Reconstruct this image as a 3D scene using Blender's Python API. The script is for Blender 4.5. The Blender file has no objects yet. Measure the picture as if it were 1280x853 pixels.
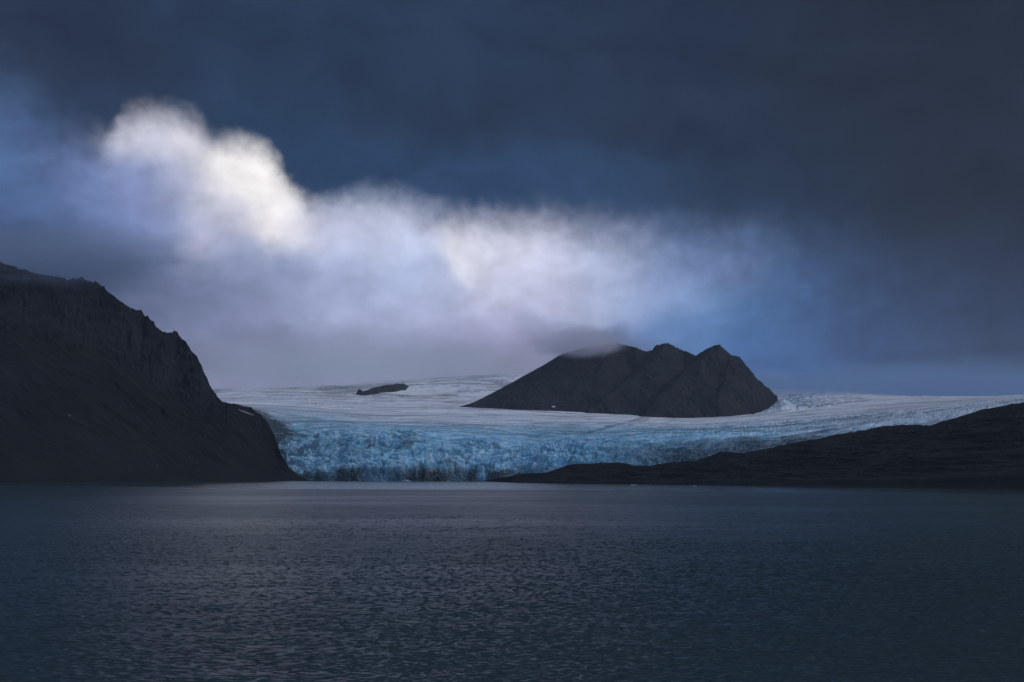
import bpy, math
import numpy as np

scene = bpy.context.scene
COL = scene.collection
R = math.radians

# ------------------------------------------------------------------ camera model
FPX = 1758.0                      # focal length in photo pixels (1280 wide)
CAM_Z = 15.0
HORIZON = 592.0
PITCH = math.atan((HORIZON - 426.5) / FPX)
cp, sp = math.cos(PITCH), math.sin(PITCH)

def uw(px, py):
    """ground-plan tangent u = x/y and rise w = (z-CAM_Z)/y of a sight line"""
    px = np.asarray(px, float); py = np.asarray(py, float)
    X = (px - 640.0) / FPX; Y = (426.5 - py) / FPX
    d = cp - Y * sp
    return X / d, (sp + Y * cp) / d

def azel(px, py):
    u, w = uw(px, py)
    return math.degrees(math.atan(u)), math.degrees(math.atan2(w, math.hypot(1, u)))

def wcurve(pts):
    p = np.array(pts, float)
    u, w = uw(p[:, 0], p[:, 1])
    o = np.argsort(u)
    return u[o], w[o]

def ucurve(pts):
    p = np.array(pts, float)
    u, _ = uw(p[:, 0], np.full(len(p), 540.0))
    return u, p[:, 1]

def at(c, u):
    return np.interp(u, c[0], c[1])

# ------------------------------------------------------------------ noise
_rng = np.random.RandomState(11)
_perm = np.tile(_rng.permutation(1024), 3).astype(np.int32)
_ang = _rng.rand(1024) * 2 * math.pi
_gx, _gy = np.cos(_ang), np.sin(_ang)
_r1, _r2, _r3 = _rng.rand(1024), _rng.rand(1024), _rng.rand(1024)

def perlin(x, y):
    xi = np.floor(x); yi = np.floor(y)
    fx = x - xi; fy = y - yi
    xi = xi.astype(np.int64) & 1023; yi = yi.astype(np.int64) & 1023
    u = fx * fx * fx * (fx * (fx * 6 - 15) + 10); v = fy * fy * fy * (fy * (fy * 6 - 15) + 10)
    def g(ix, iy, dx, dy):
        h = _perm[_perm[ix & 1023] + (iy & 1023)]
        return _gx[h] * dx + _gy[h] * dy
    a = g(xi, yi, fx, fy); b = g(xi + 1, yi, fx - 1, fy)
    c = g(xi, yi + 1, fx, fy - 1); d = g(xi + 1, yi + 1, fx - 1, fy - 1)
    return (a + u * (b - a) + v * ((c + u * (d - c)) - (a + u * (b - a)))) * 1.5

def fbm(x, y, octs=5, gain=0.5, lac=2.03):
    s = 0; a = 1.0; n = 0
    for k in range(octs):
        s = s + a * perlin(x + 17.3 * k, y - 9.1 * k); n += a
        x = x * lac; y = y * lac; a *= gain
    return s / n

def ridged(x, y, octs=5, gain=0.5, lac=2.07):
    s = 0; a = 1.0; n = 0
    for k in range(octs):
        s = s + a * (1 - np.abs(perlin(x + 31.7 * k, y + 5.3 * k))) ** 2; n += a
        x = x * lac; y = y * lac; a *= gain
    return s / n

def worley(x, y, jit=0.9):
    """F1, F2 and a random value and tilt of the nearest cell"""
    xi = np.floor(x); yi = np.floor(y)
    f1 = np.full(x.shape, 9.0); f2 = np.full(x.shape, 9.0); val = np.zeros(x.shape); tl = np.zeros(x.shape)
    for i in (-1, 0, 1):
        for j in (-1, 0, 1):
            cx = xi + i; cy = yi + j
            h = _perm[_perm[cx.astype(np.int64) & 1023] + (cy.astype(np.int64) & 1023)]
            qx = cx + .5 + jit * (_r1[h] - .5); qy = cy + .5 + jit * (_r2[h] - .5)
            d = np.hypot(x - qx, y - qy)
            near = d < f1
            f2 = np.where(near, f1, np.minimum(f2, d))
            val = np.where(near, _r3[h], val)
            tl = np.where(near, (x - qx) * _gx[h] + (y - qy) * _gy[h], tl)
            f1 = np.where(near, d, f1)
    return f1, f2, val, tl

def sstep(a, b, x):
    t = np.clip((x - a) / (b - a), 0, 1)
    return t * t * (3 - 2 * t)

# ------------------------------------------------------------------ object helpers
def link(o, parent=None):
    COL.objects.link(o)
    if parent is not None:
        o.parent = parent
    return o

def tag(o, label=None, cat=None, kind=None, group=None):
    if label: o['label'] = label
    if cat: o['category'] = cat
    if kind: o['kind'] = kind
    if group: o['group'] = group
    return o

def grid_mesh(name, X, Y, Z, mat, parent=None, attrs=None, keep=None, smooth=True):
    """one mesh object from 2-D coordinate arrays (rows x columns)"""
    nr, nc = X.shape
    idx = np.arange(nr * nc).reshape(nr, nc)
    q = np.stack([idx[:-1, :-1], idx[:-1, 1:], idx[1:, 1:], idx[1:, :-1]], -1).reshape(-1, 4)
    if keep is not None:
        q = q[keep.reshape(-1)]
    used, inv = np.unique(q, return_inverse=True)
    q = inv.reshape(-1, 4)
    co = np.stack([X.ravel()[used], Y.ravel()[used], Z.ravel()[used]], -1).astype(np.float32)
    me = bpy.data.meshes.new(name)
    me.vertices.add(len(co)); me.vertices.foreach_set('co', co.ravel())
    me.loops.add(q.size); me.loops.foreach_set('vertex_index', q.ravel().astype(np.int32))
    me.polygons.add(len(q))
    me.polygons.foreach_set('loop_start', np.arange(0, q.size, 4, dtype=np.int32))
    me.update(calc_edges=True)
    me.polygons.foreach_set('use_smooth', np.full(len(q), smooth))
    for k, a in (attrs or {}).items():
        at_ = me.attributes.new(k, 'FLOAT', 'POINT')
        at_.data.foreach_set('value', a.ravel()[used].astype(np.float32))
    me.materials.append(mat)
    me.validate()
    return link(bpy.data.objects.new(name, me), parent)

def empty(name, loc):
    o = bpy.data.objects.new(name, None)
    o.location = loc
    return link(o)

def rebase(root, *kids):
    """children are built in world coordinates: move their mesh data under the empty"""
    for k in kids:
        k.data.transform(__import__('mathutils').Matrix.Translation(-root.location))

# ------------------------------------------------------------------ node helpers
class NT:
    def __init__(self, tree):
        self.t = tree; self.n = tree.nodes; self.l = tree.links
    def new(self, typ, **kw):
        nd = self.n.new(typ)
        for k, v in kw.items():
            setattr(nd, k, v)
        return nd
    def put(self, sock, v):
        if hasattr(v, 'is_output') or isinstance(v, bpy.types.NodeSocket):
            self.l.new(v, sock)
        else:
            sock.default_value = v
    def math(self, op, a, b=None, c=None, clamp=False):
        nd = self.new('ShaderNodeMath', operation=op); nd.use_clamp = clamp
        for i, v in enumerate((a, b, c)):
            if v is not None: self.put(nd.inputs[i], v)
        return nd.outputs[0]
    def vec(self, op, a, b=None, c=None, out=0):
        nd = self.new('ShaderNodeVectorMath', operation=op)
        for i, v in enumerate((a, b, c)):
            if v is not None: self.put(nd.inputs[i], v)
        return nd.outputs[out]
    def scale(self, v, s):
        nd = self.new('ShaderNodeVectorMath', operation='SCALE')
        self.put(nd.inputs[0], v); self.put(nd.inputs['Scale'], s)
        return nd.outputs[0]
    def xyz(self, x, y, z):
        nd = self.new('ShaderNodeCombineXYZ')
        for i, v in enumerate((x, y, z)): self.put(nd.inputs[i], v)
        return nd.outputs[0]
    def sep(self, v):
        nd = self.new('ShaderNodeSeparateXYZ'); self.put(nd.inputs[0], v)
        return nd.outputs
    def noise(self, v, scale=1.0, detail=4.0, rough=0.5, dist=0.0, dim='3D', out='Fac', norm=True):
        nd = self.new('ShaderNodeTexNoise', noise_dimensions=dim); nd.normalize = norm
        self.put(nd.inputs['Vector'], v)
        nd.inputs['Scale'].default_value = scale; nd.inputs['Detail'].default_value = detail
        nd.inputs['Roughness'].default_value = rough; nd.inputs['Distortion'].default_value = dist
        return nd.outputs[out]
    def rng(self, v, a, b, c=0.0, d=1.0, smooth=True):
        nd = self.new('ShaderNodeMapRange'); nd.interpolation_type = 'SMOOTHSTEP' if smooth else 'LINEAR'
        self.put(nd.inputs[0], v)
        for i, k in enumerate((a, b, c, d)): self.put(nd.inputs[1 + i], k)
        return nd.outputs[0]
    def mix(self, f, a, b):
        nd = self.new('ShaderNodeMix', data_type='RGBA'); nd.clamp_factor = True
        self.put(nd.inputs[0], f)
        for s, v in ((nd.inputs[6], a), (nd.inputs[7], b)):
            self.put(s, v if isinstance(v, bpy.types.NodeSocket) else (*v, 1.0) if len(v) == 3 else v)
        return nd.outputs[2]
    def attr(self, name):
        nd = self.new('ShaderNodeAttribute', attribute_name=name)
        return nd.outputs['Fac']

def material(name):
    m = bpy.data.materials.new(name); m.use_nodes = True
    t = NT(m.node_tree); m.node_tree.nodes.clear()
    out = t.new('ShaderNodeOutputMaterial')
    return m, t, out

def principled(t, out, color, rough=0.9, normal=None, ior=1.45, spec=0.3):
    b = t.new('ShaderNodeBsdfPrincipled')
    t.put(b.inputs['Base Color'], color if isinstance(color, bpy.types.NodeSocket) else (*color, 1))
    t.put(b.inputs['Roughness'], rough); b.inputs['IOR'].default_value = ior
    b.inputs['Specular IOR Level'].default_value = spec
    if normal is not None: t.put(b.inputs['Normal'], normal)
    t.l.new(b.outputs[0], out.inputs['Surface'])
    return b

def lin(r, g, b):
    f = lambda c: (c / 255 / 12.92) if c / 255 <= 0.04045 else ((c / 255 + 0.055) / 1.055) ** 2.4
    return (f(r), f(g), f(b))

# ------------------------------------------------------------------ materials
def rock_material(name, c0, c1, c2, grain=6.0, bump=3.0):
    m, t, out = material(name)
    pos = t.new('ShaderNodeNewGeometry').outputs['Position']
    a = t.noise(pos, 1 / 90.0, 6, 0.6)
    b = t.noise(t.vec('MULTIPLY', pos, (1, 1, .35)), 1 / grain, 7, 0.65)
    col = t.mix(t.rng(a, .35, .65), c0, c1)
    col = t.mix(t.rng(b, .52, .72), col, c2)
    # pale lichen-and-frost flecks of bare rock where the "bare" attribute is high
    f = t.noise(pos, 1 / 3.5, 5, 0.7)
    col = t.mix(t.math('MULTIPLY', t.rng(f, .55, .75), t.math('MULTIPLY', t.attr('bare'), .75)), col, (0.115, 0.127, 0.145))
    bp = t.new('ShaderNodeBump'); bp.inputs['Strength'].default_value = 0.8; bp.inputs['Distance'].default_value = bump
    t.put(bp.inputs['Height'], t.math('ADD', b, t.math('MULTIPLY', f, .4)))
    principled(t, out, col, 0.95, bp.outputs[0], spec=0.15)
    return m

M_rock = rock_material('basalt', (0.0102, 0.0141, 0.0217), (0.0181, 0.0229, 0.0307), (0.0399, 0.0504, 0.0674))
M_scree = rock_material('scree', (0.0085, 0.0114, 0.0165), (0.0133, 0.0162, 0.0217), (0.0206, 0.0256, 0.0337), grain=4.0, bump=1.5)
M_nun = rock_material('nunatak_rock', (0.0105, 0.0145, 0.0230), (0.0225, 0.0260, 0.0330), (0.0500, 0.0550, 0.0660), grain=9.0)
M_mor = rock_material('moraine_rubble', (0.0097, 0.0121, 0.0165), (0.0151, 0.0175, 0.0217), (0.0291, 0.0336, 0.0397), grain=3.5, bump=1.5)

def glacier_material():
    m, t, out = material('glacier_ice')
    pos = t.new('ShaderNodeNewGeometry').outputs['Position']
    blue, dirt_shade, firn = t.attr('blue'), t.attr('dirt_shade'), t.attr('firn')
    n1 = t.noise(t.vec('MULTIPLY', pos, (.35, 1, 1)), 1 / 14.0, 6, 0.65)
    n2 = t.noise(pos, 1 / 3.0, 5, 0.6)
    crust = t.mix(t.rng(n1, .35, .65), (.66, .67, .74), (.86, .86, .90))
    ice = t.mix(t.rng(n1, .38, .62), (.14, .38, .56), (.36, .59, .76))
    col = t.mix(blue, crust, ice)
    col = t.mix(t.math('MULTIPLY', firn, .8), col, (.80, .79, .80))
    d = t.math('MULTIPLY', dirt_shade, t.rng(n2, .2, .7, .65, 1.15))
    col = t.mix(d, col, (.020, .024, .030))  # debris and painted crevasse shade share this dark tone
    bp = t.new('ShaderNodeBump'); bp.inputs['Strength'].default_value = 0.7; bp.inputs['Distance'].default_value = 2.5
    t.put(bp.inputs['Height'], t.math('ADD', n1, t.math('MULTIPLY', n2, .5)))
    principled(t, out, col, 0.6, bp.outputs[0], ior=1.31, spec=0.3)
    return m
M_ice = glacier_material()
M_bould = rock_material('pale_boulder', (.09, .09, .10), (.12, .12, .13), (.15, .15, .16), grain=1.5, bump=.3)

def snow_material(c0, c1):
    m, t, out = material('old_snow')
    pos = t.new('ShaderNodeNewGeometry').outputs['Position']
    n = t.noise(pos, 1 / 2.0, 5, .6)
    bp = t.new('ShaderNodeBump'); bp.inputs['Strength'].default_value = .5; bp.inputs['Distance'].default_value = .5
    t.put(bp.inputs['Height'], n)
    principled(t, out, t.mix(n, c0, c1), .7, bp.outputs[0])
    return m
M_snow = snow_material((.62, .63, .66), (.80, .80, .81))
M_dirty_snow = snow_material((.16, .17, .19), (.27, .28, .30))

def floe_material():
    m, t, out = material('floating_ice')
    pos = t.new('ShaderNodeNewGeometry').outputs['Position']
    n = t.noise(pos, 1 / 1.5, 5, .6)
    principled(t, out, t.mix(n, (.16, .24, .32), (.36, .42, .48)), .35, ior=1.31)
    return m
M_floe = floe_material()

def water_material():
    m, t, out = material('lake_water')
    pos = t.new('ShaderNodeNewGeometry').outputs['Position']
    calm = t.attr('calm')
    wavy = t.attr('wavy')
    def slope(vec, scale, detail, rough=.55):
        c = t.noise(vec, scale, detail, rough, dim='2D', out='Color')
        return t.vec('SUBTRACT', c, (.5, .5, .5))
    p = t.vec('MULTIPLY', pos, (.6, 1.0, 1.0))
    s = t.vec('ADD', t.scale(slope(p, 1 / .45, 3), .42), t.scale(slope(t.vec('MULTIPLY', pos, (.5, 1, 1)), 1 / 11.0, 3), .14))
    gust = t.noise(t.vec('MULTIPLY', pos, (.35, 1, 1)), 1 / 120.0, 4, .55, dim='2D')
    amp = t.math('MULTIPLY', t.rng(gust, .3, .7, .75, 1.2), t.math('SUBTRACT', 1.0, t.math('MULTIPLY', calm, .85)))
    s = t.scale(s, amp)
    x, y, _ = t.sep(s)
    geo = t.new('ShaderNodeNewGeometry').outputs['Normal']
    nrm = t.vec('NORMALIZE', t.vec('ADD', geo, t.xyz(x, y, 0.0)))
    rgh = t.math('SUBTRACT', t.rng(gust, .3, .7, .48, .54), t.math('MULTIPLY', calm, .32))
    rgh = t.math('SUBTRACT', rgh, t.math('MULTIPLY', wavy, .20))
    b = principled(t, out, (.015, .030, .034), rgh, nrm, ior=1.333, spec=.5)
    return m
M_water = water_material()

# ------------------------------------------------------------------ shoreline and lake
SHORE = wcurve([(-300, 605), (0, 603.4), (120, 602.6), (250, 601.8), (380, 601.3), (600, 601.5), (640, 603.6),
                (700, 604.8), (860, 606.8), (1000, 608.6), (1130, 610.6), (1280, 613.4), (1500, 617)])
def shore(u):
    return -CAM_Z / at(SHORE, u)

def calm_at(X, Y):
    c = wcurve([(-300, 606), (0, 607), (150, 608.3), (300, 611.5), (640, 612.3), (900, 614.5), (1280, 619), (1500, 622)])
    edge = -CAM_Z / at(c, X / np.maximum(Y, 50))
    edge = edge * (1 + .05 * fbm(X / 260, Y / 400, 3))
    calm = sstep(-.04, .05, (Y - edge) / edge) * (Y > 0)
    return np.clip(calm * (.85 + .3 * fbm(X / 500, Y / 120, 3)), 0, 1)

def lake():
    # wide sheet, with a finely meshed patch of real waves where ripples can be told apart
    ys = np.concatenate([[-30000, -8000, -1500, -300, 0], np.arange(60, 900, 20), np.arange(900, 3100, 7), [3200, 3600, 5000, 9000, 30000]])
    xs = np.concatenate([[-30000, -8000, -3000], np.arange(-1500, 1501, 20), [3000, 8000, 30000]])
    X, Y = np.meshgrid(xs.astype(float), ys.astype(float))
    far = grid_mesh('lake_water', X, Y, X * 0 - .02, M_water, attrs={'calm': calm_at(X, Y), 'wavy': X * 0})
    me = far.data
    us = np.arange(-.44, .44, .0008)
    vs = [70.0]
    while vs[-1] < 2150:
        vs.append(vs[-1] + max(.16, .0016 * vs[-1]))
    vs = np.array(vs)
    U, V = np.meshgrid(us, vs)
    X = U * V
    calm = calm_at(X, V)
    fade = sstep(2140, 1900, V) * (1 - .95 * calm)
    wx = X + .6 * perlin(X / 9, V / 9); wy = V + .35 * X * 0 + 1.2 * perlin(X / 14 + 5, V / 14)
    h = .175 * (ridged(wx / 3.4 + .2 * wy / 2, wy / .95, 4, .55) - .62)
    h += .072 * perlin(wx / 1.4 - .2 * wy / .7, wy / .5) + .05 * perlin(wx / .9, wy / .40 + .2 * wx)
    h += .10 * perlin(X / 9, V / 5)
    h *= (.8 + .35 * sstep(-.4, .5, fbm(X / 120, V / 90, 3))) * fade
    return far, (X, V, h + .02 + .25 * fade, calm, fade)
_far, _near = lake()
_nw = grid_mesh('lake_near', _near[0], _near[1], _near[2], M_water, attrs={'calm': _near[3], 'wavy': _near[4]})

def join_into(a, b, name):
    """one mesh from two (keeps attributes), as one object"""
    import bmesh
    with bpy.context.temp_override(active_object=a, object=a, selected_objects=[a, b], selected_editable_objects=[a, b]):
        bpy.ops.object.join()
    a.name = name
    return a
_lake = join_into(_far, _nw, 'lake_water')
tag(_lake, 'dark rippled lake water filling the foreground up to the ice front', 'lake', 'structure')

# ------------------------------------------------------------------ mountain on the left
RIDGE = wcurve([(-260, 250), (-120, 288), (-40, 315), (0, 325), (28, 337), (60, 345), (100, 349), (125, 352), (142, 365), (152, 376), (178, 389),
                (187, 401), (205, 411), (221, 414), (228, 424), (232, 430), (243, 445), (252, 458), (258, 470), (266, 486),
                (273, 495), (279, 503), (298, 506), (315, 510.5), (328, 519), (338, 533), (345, 550), (351, 568), (362, 585), (379, 598), (394, 604)])
KM = ucurve([(-260, 1.3), (0, 1.25), (180, 1.15), (250, 1.1), (280, 1.35), (320, 1.6), (345, 1.9), (410, 2.2)])
CF = ucurve([(-260, .3), (0, .3), (100, .33), (200, .40), (235, .44), (258, .36), (272, .2), (283, 0.02), (410, .02)])

def mountain_left():
    u0, _ = uw(-170, 540); u1, _ = uw(408, 600)
    us = np.arange(float(u0), float(u1), .00055)
    ts = np.concatenate([np.arange(-.03, 1.03, .0035), np.linspace(1.04, 2.2, 40)])
    U, T = np.meshgrid(us, ts)
    S = shore(U); w = at(RIDGE, U); k = at(KM, U); cf = at(CF, U)
    H = np.maximum((CAM_Z + w * S) / (1 - w * k), .2)
    V = S + T * k * H
    X = U * V
    h1 = 1 - cf
    t1 = np.clip(h1 / (.64 * k), .3, 1.0 - .55 * cf)
    t1 = np.where(cf < .05, .985, t1)
    ta = np.clip(T / t1, -.1, 1)
    tal = h1 * (ta * .86 + .14 * np.clip(ta, 0, 1) ** 2.2)
    tc = np.clip((T - t1) / (1 - t1), 0, 1)
    clf = cf * tc ** .92
    back = np.maximum(T - 1, 0)
    Z = H * (tal + clf - back * .55 - .35 * np.maximum(back - .02, 0) ** .7 * .2)
    # fall lines run down towards the glacier: gullies sheared to the right
    D = V - S
    q = X + 1.0 * D + 18 * fbm(X / 120, D / 120, 3)
    al = D - .3 * X
    inside = sstep(0, .10, T)
    cliffm = sstep(-.12, .12, (T - t1)) * (cf > .05) * sstep(1.35, 1.0, T)
    lowf = sstep(.0, .45, T)
    gul = ridged(q / 46, al / 420, 4, .55) - .62
    fine = ridged(q / 15, al / 170, 3, .5) - .62
    Z = Z + inside * lowf * (21.0 * gul + 8.0 * fine) * (1 - .3 * cliffm) * sstep(0, 60, H)
    # crags: buttresses, ledges
    but = ridged((X + .35 * D) / 60 + .4 * fbm(X / 60, Z / 50, 3), Z / 260, 5, .55) - .62
    Z = Z + cliffm * 56 * but
    led = Z / 27.0 + .9 * fbm(X / 140, D / 140, 3)
    fr = led - np.floor(led)
    ter = (sstep(.25, .95, fr) - fr) * 27.0
    Z = Z + (cliffm * .55 + .10 * lowf) * ter * inside
    rug = fbm(X / 22, V / 22, 5, .6)
    Z = Z + inside * rug * (2.0 + 9.0 * cliffm) * sstep(0, 40, H)
    # keep the crest on its line: ease noise out near T=1
    ease = np.exp(-((T - 1) / .06) ** 2)
    base = H * (tal + clf - back * .55)
    Z = Z * (1 - .62 * ease) + base * .62 * ease
    Z = Z + inside * 1.6 * fbm(X / 7, V / 7, 3) * cliffm
    bare = np.clip(cliffm * (.35 + .9 * sstep(.0, .5, fbm(X / 60, Z / 45, 4))) + .25 * sstep(.25, .55, fbm(q / 60, al / 200, 4)), 0, 1)
    bare = bare * 1.0
    C = (T - t1 + .02 * fbm(X / 50, V / 50, 3)) > 0
    isc = C[:-1, :-1] & (cf[:-1, :-1] > .05) & (T[:-1, :-1] < 1.02)
    root = empty('mountain', (-900, 2900, 0))
    Z = np.maximum(Z, -1.0)
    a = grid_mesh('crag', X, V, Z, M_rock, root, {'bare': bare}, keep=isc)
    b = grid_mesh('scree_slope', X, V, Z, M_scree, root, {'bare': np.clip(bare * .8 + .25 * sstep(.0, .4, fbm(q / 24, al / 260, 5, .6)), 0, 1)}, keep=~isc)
    rebase(root, a, b)
    tag(root, 'dark steep rocky mountain rising from the lake beside the glacier, its crest in cloud', 'mountain', 'structure')
    return us, ts, X, V, Z
ML = mountain_left()

# ------------------------------------------------------------------ glacier
GP = [180, 260, 350, 450, 550, 650, 750, 850, 950, 1050, 1150, 1280, 1450]
GF = [2960, 2950, 2880, 2845, 2838, 2800, 2690, 2600, 2500, 2400, 2300, 2150, 2000]
GY = {   # picture row of the ice surface at a few depths, per column of GP
    'cliff': [590, 592, 593, 589, 587, 586, 580, 573, 565, 556, 543, 524, 512],
    250:     [560, 562, 568, 559, 557, 556, 553, 549, 545, 538, 527, 508, 500],
    550:     [536, 538, 543, 540, 540, 540, 540, 539, 535, 527, 518, 501, 496],
    4200:    [509, 509, 513, 522, 524, 524, 525, 529, 524, 516, 508, 496, 493],
    5000:    [500, 500, 502, 508, 511, 513, 517, 522, 518, 508, 500, 494, 493],
    6500:    [493, 493, 492, 498, 501, 504, 510, 514, 508, 498, 496, 497, 499],
    7200:    [490, 490, 488, 492, 495, 498, 508, 512, 505, 496, 497, 499, 500],
    8500:    [488, 488, 486, 482, 478, 475, 490, 500, 493, 490, 496, 501, 503],
    11500:   [487, 487, 485, 479, 471, 468, 480, 492, 487, 488, 494, 503, 506],
}
def smooth_interp(xq, xp, fp):
    """monotone-ish cubic along the last axis of scattered knots (1-D)"""
    xp = np.asarray(xp, float); fp = np.asarray(fp, float)
    d = np.diff(fp) / np.diff(xp)
    m = np.concatenate([[d[0]], (d[:-1] + d[1:]) / 2, [d[-1]]])
    i = np.clip(np.searchsorted(xp, xq) - 1, 0, len(xp) - 2)
    h = xp[i + 1] - xp[i]; t = np.clip((xq - xp[i]) / h, 0, 1)
    return (fp[i] * (2 * t**3 - 3 * t**2 + 1) + m[i] * h * (t**3 - 2 * t**2 + t)
            + fp[i + 1] * (-2 * t**3 + 3 * t**2) + m[i + 1] * h * (t**3 - t**2))

def polydist(X, Y, pts):
    best = np.full(X.shape, 1e9)
    for (ax, ay), (bx, by) in zip(pts[:-1], pts[1:]):
        dx, dy = bx - ax, by - ay
        t = np.clip(((X - ax) * dx + (Y - ay) * dy) / (dx * dx + dy * dy), 0, 1)
        best = np.minimum(best, np.hypot(X - ax - t * dx, Y - ay - t * dy))
    return best

class G: pass

def glacier():
    u0, u1 = float(uw(225, 520)[0]), float(uw(1440, 520)[0])
    us = np.arange(u0, u1, .00052)
    gpu, _ = uw(np.array(GP, float), np.full(len(GP), 530.0))
    F = smooth_interp(us, gpu, GF)
    xF = us * F
    F = F + 26 * fbm(xF / 130, xF * 0 + 3.3, 4, .55)
    # rows: depth behind the front, dense near it
    s = np.concatenate([np.arange(0, 40, 1.6), np.arange(40, 300, 3.2), np.arange(300, 800, 6.5), np.arange(800, 1800, 11)])
    tail = np.cumsum(np.linspace(12, 120, 150)) + s[-1]
    s = np.concatenate([s, tail])
    tail_end = s[-1]
    Smat, U = np.meshgrid(s, us, indexing='ij')
    Fm = np.broadcast_to(F, U.shape)
    V = Fm + Smat
    # knot surfaces
    depths, zs = [], []
    for key, rows in GY.items():
        y = smooth_interp(us, gpu, rows)
        _, w = uw(np.full(len(us), 640.0), y)
        dep = F + 24 if key == 'cliff' else F + key if key < 1000 else np.full(len(us), float(key))
        depths.append(dep); zs.append(CAM_Z + w * dep)
    depths = np.array(depths); zs = np.array(zs)
    Z0 = np.empty_like(V)
    for j in range(len(us)):
        Z0[:, j] = smooth_interp(V[:, j], depths[:, j], zs[:, j])
    X = U * V
    top = zs[0][None, :]
    # ice cliff: from the water to the top within ~24 m, bulging
    f = np.clip(Smat / 22.0, 0, 1)
    cliff_prof = np.where(f < 1, (1 - (1 - f) ** 2.4), 1)
    Z0 = np.where(Smat < 24, np.minimum(Z0, 1e9) * 0 + (top + (Z0 - top) * f) * cliff_prof - .3, Z0)
    # zones
    px = 640 + FPX * U                                         # only used to place zones along the front
    left = sstep(900, 640, px)
    sd = 1 + .85 * np.exp(-((px - 405) / 75) ** 2) - .25 * np.exp(-((px - 640) / 90) ** 2) + .5 * fbm(X / 190, V / 260, 3)
    Sc = Smat + np.minimum(240 * ((X + 190) / 460) ** 2, 700) * sstep(820, 700, px)
    serac = sstep(420, 130, Smat / np.maximum(sd, .4)) * left + sstep(260, 60, Smat) * (1 - left) * .35
    mid = sstep(1500, 300, Smat)
    rgt = sstep(700, 900, px) * sstep(1900, 500, Smat)
    # seracs: long blocks between transverse crevasses that curve with the front
    wx = X + 22 * fbm(X / 80, V / 60, 4); ws = Smat + 16 * fbm(X / 70 + 40, V / 60, 4)
    sh = np.where(px < 500, .75, -.15) + 0 * px
    sh = .75 - .9 * sstep(430, 540, px) + .5 * sstep(640, 760, px)
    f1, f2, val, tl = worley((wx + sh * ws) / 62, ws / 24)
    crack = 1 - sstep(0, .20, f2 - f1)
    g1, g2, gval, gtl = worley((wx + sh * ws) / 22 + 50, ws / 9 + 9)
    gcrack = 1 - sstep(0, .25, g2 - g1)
    amp = serac * sstep(6, 40, Smat + 20)
    dz = amp * (9 * (val - .5) + 10 * tl - 9 * crack + 2 * (gval - .5) + 2 * gtl - 3.0 * gcrack)
    qx = wx + sh * ws * 1.3
    gou = ridged(qx / 125 + .4 * fbm(X / 60, V / 60, 3), V / 260, 4, .6) - .62
    vary = sstep(-.3, .4, fbm(X / 170 + 9, Smat / 90, 3))
    dz += serac * 30 * gou + serac * 24 * fbm(X / 130, Smat / 60, 3, .5)
    dz += serac * (4 + 12 * vary) * (ridged(qx / 60, ws / 26, 5, .6) - .6)
    dz += serac * (2 + 5 * vary) * (ridged(qx / 15 + 3, ws / 8, 4, .6) - .6)
    dz += mid * (1 - serac) * 9 * fbm(X / 230, Smat / 120, 4, .5)
    # transverse crevasses higher up
    tq = F + Sc + 30 * fbm(X / 240, V / 240, 3)
    c1 = ridged(X / 210 + 7, tq / 34, 3, .5)
    cm = sstep(-.05, .35, fbm(X / 260, V / 200, 3))
    dz -= mid * (1 - serac * .6) * (6.5 * sstep(.70, .95, c1) * (.35 + .65 * cm))
    # chopped, dashed surface on the right-hand arm
    h1_, h2_, hv, ht = worley((X + .5 * V) / 36, (V - .25 * X) / 15 + 20)
    dz -= rgt * (4.2 * (1 - sstep(0, .3, h2_ - h1_)) - 2.5 * (hv - .5) - 1.4 * ht)
    dz += (.8 + 1.6 * mid) * fbm(X / 30, V / 18, 4, .55)
    far = sstep(1800, 3500, Smat)
    dz += far * 9 * fbm(X / 330, V / 500, 4, .5)
    # icefall beside the nunatak
    fall = np.exp(-((px - 985) / 48) ** 2) * sstep(4900, 5300, V) * sstep(9000, 6500, V)
    i1, i2, iv, it = worley(X / 34, V / 60)
    dz += fall * (16 * (iv - .5) + 12 * it - 14 * (1 - sstep(0, .25, i2 - i1)))
    dz += 15 * np.exp(-((px - 520) / 130) ** 2 - ((Smat - 330) / 230) ** 2) - 10 * np.exp(-((px - 390) / 40) ** 2 - ((Smat - 420) / 260) ** 2)
    dz += 46 * np.exp(-((px - 978) / 15) ** 2 - ((V - 5180) / 150) ** 2)
    Z = Z0 + dz
    Z = np.where(Smat < 1.0, -1.0, Z)
    # ---- pigments: blue dense ice, debris bands with painted crevasse shade, firn
    n_ = fbm(X / 160, V / 160, 4)
    blue = sstep(1500, 150, Smat / (.6 + .4 * sd) + 300 * n_) * sstep(1250, 780, px) * .85
    blue = blue + .30 * sstep(2200, 600, Smat) + .12
    blue = np.clip(blue * (.82 + .5 * fbm(X / 40, V / 40, 4)), 0, 1)
    blue = np.maximum(blue, fall * .75)
    # flow-line coordinate between the front and the high basin
    nco = np.log1p(Sc / 500.0)
    band = fbm(nco * 12 + .9 * fbm(X / 600, V / 900, 3), X / 1500, 4, .6)
    bands = sstep(.08, .28, band) * sstep(120, 500, Smat)
    dirt_shade = .55 * bands * (1 - far) + .55 * bands * far
    fineb = fbm(nco * 34 + 1.5 * fbm(X / 300, V / 400, 3), X / 420, 4, .65)
    dirt_shade = np.maximum(dirt_shade, .60 * sstep(.06, .34, fineb) * sstep(250, 700, Smat))
    # dark dashes: shade of open transverse crevasses, painted into the colour
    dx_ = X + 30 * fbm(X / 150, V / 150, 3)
    da = fbm(dx_ / 95, (Sc + 25 * fbm(X / 200 + 5, V / 200, 3)) / 26, 4, .6)
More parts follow.
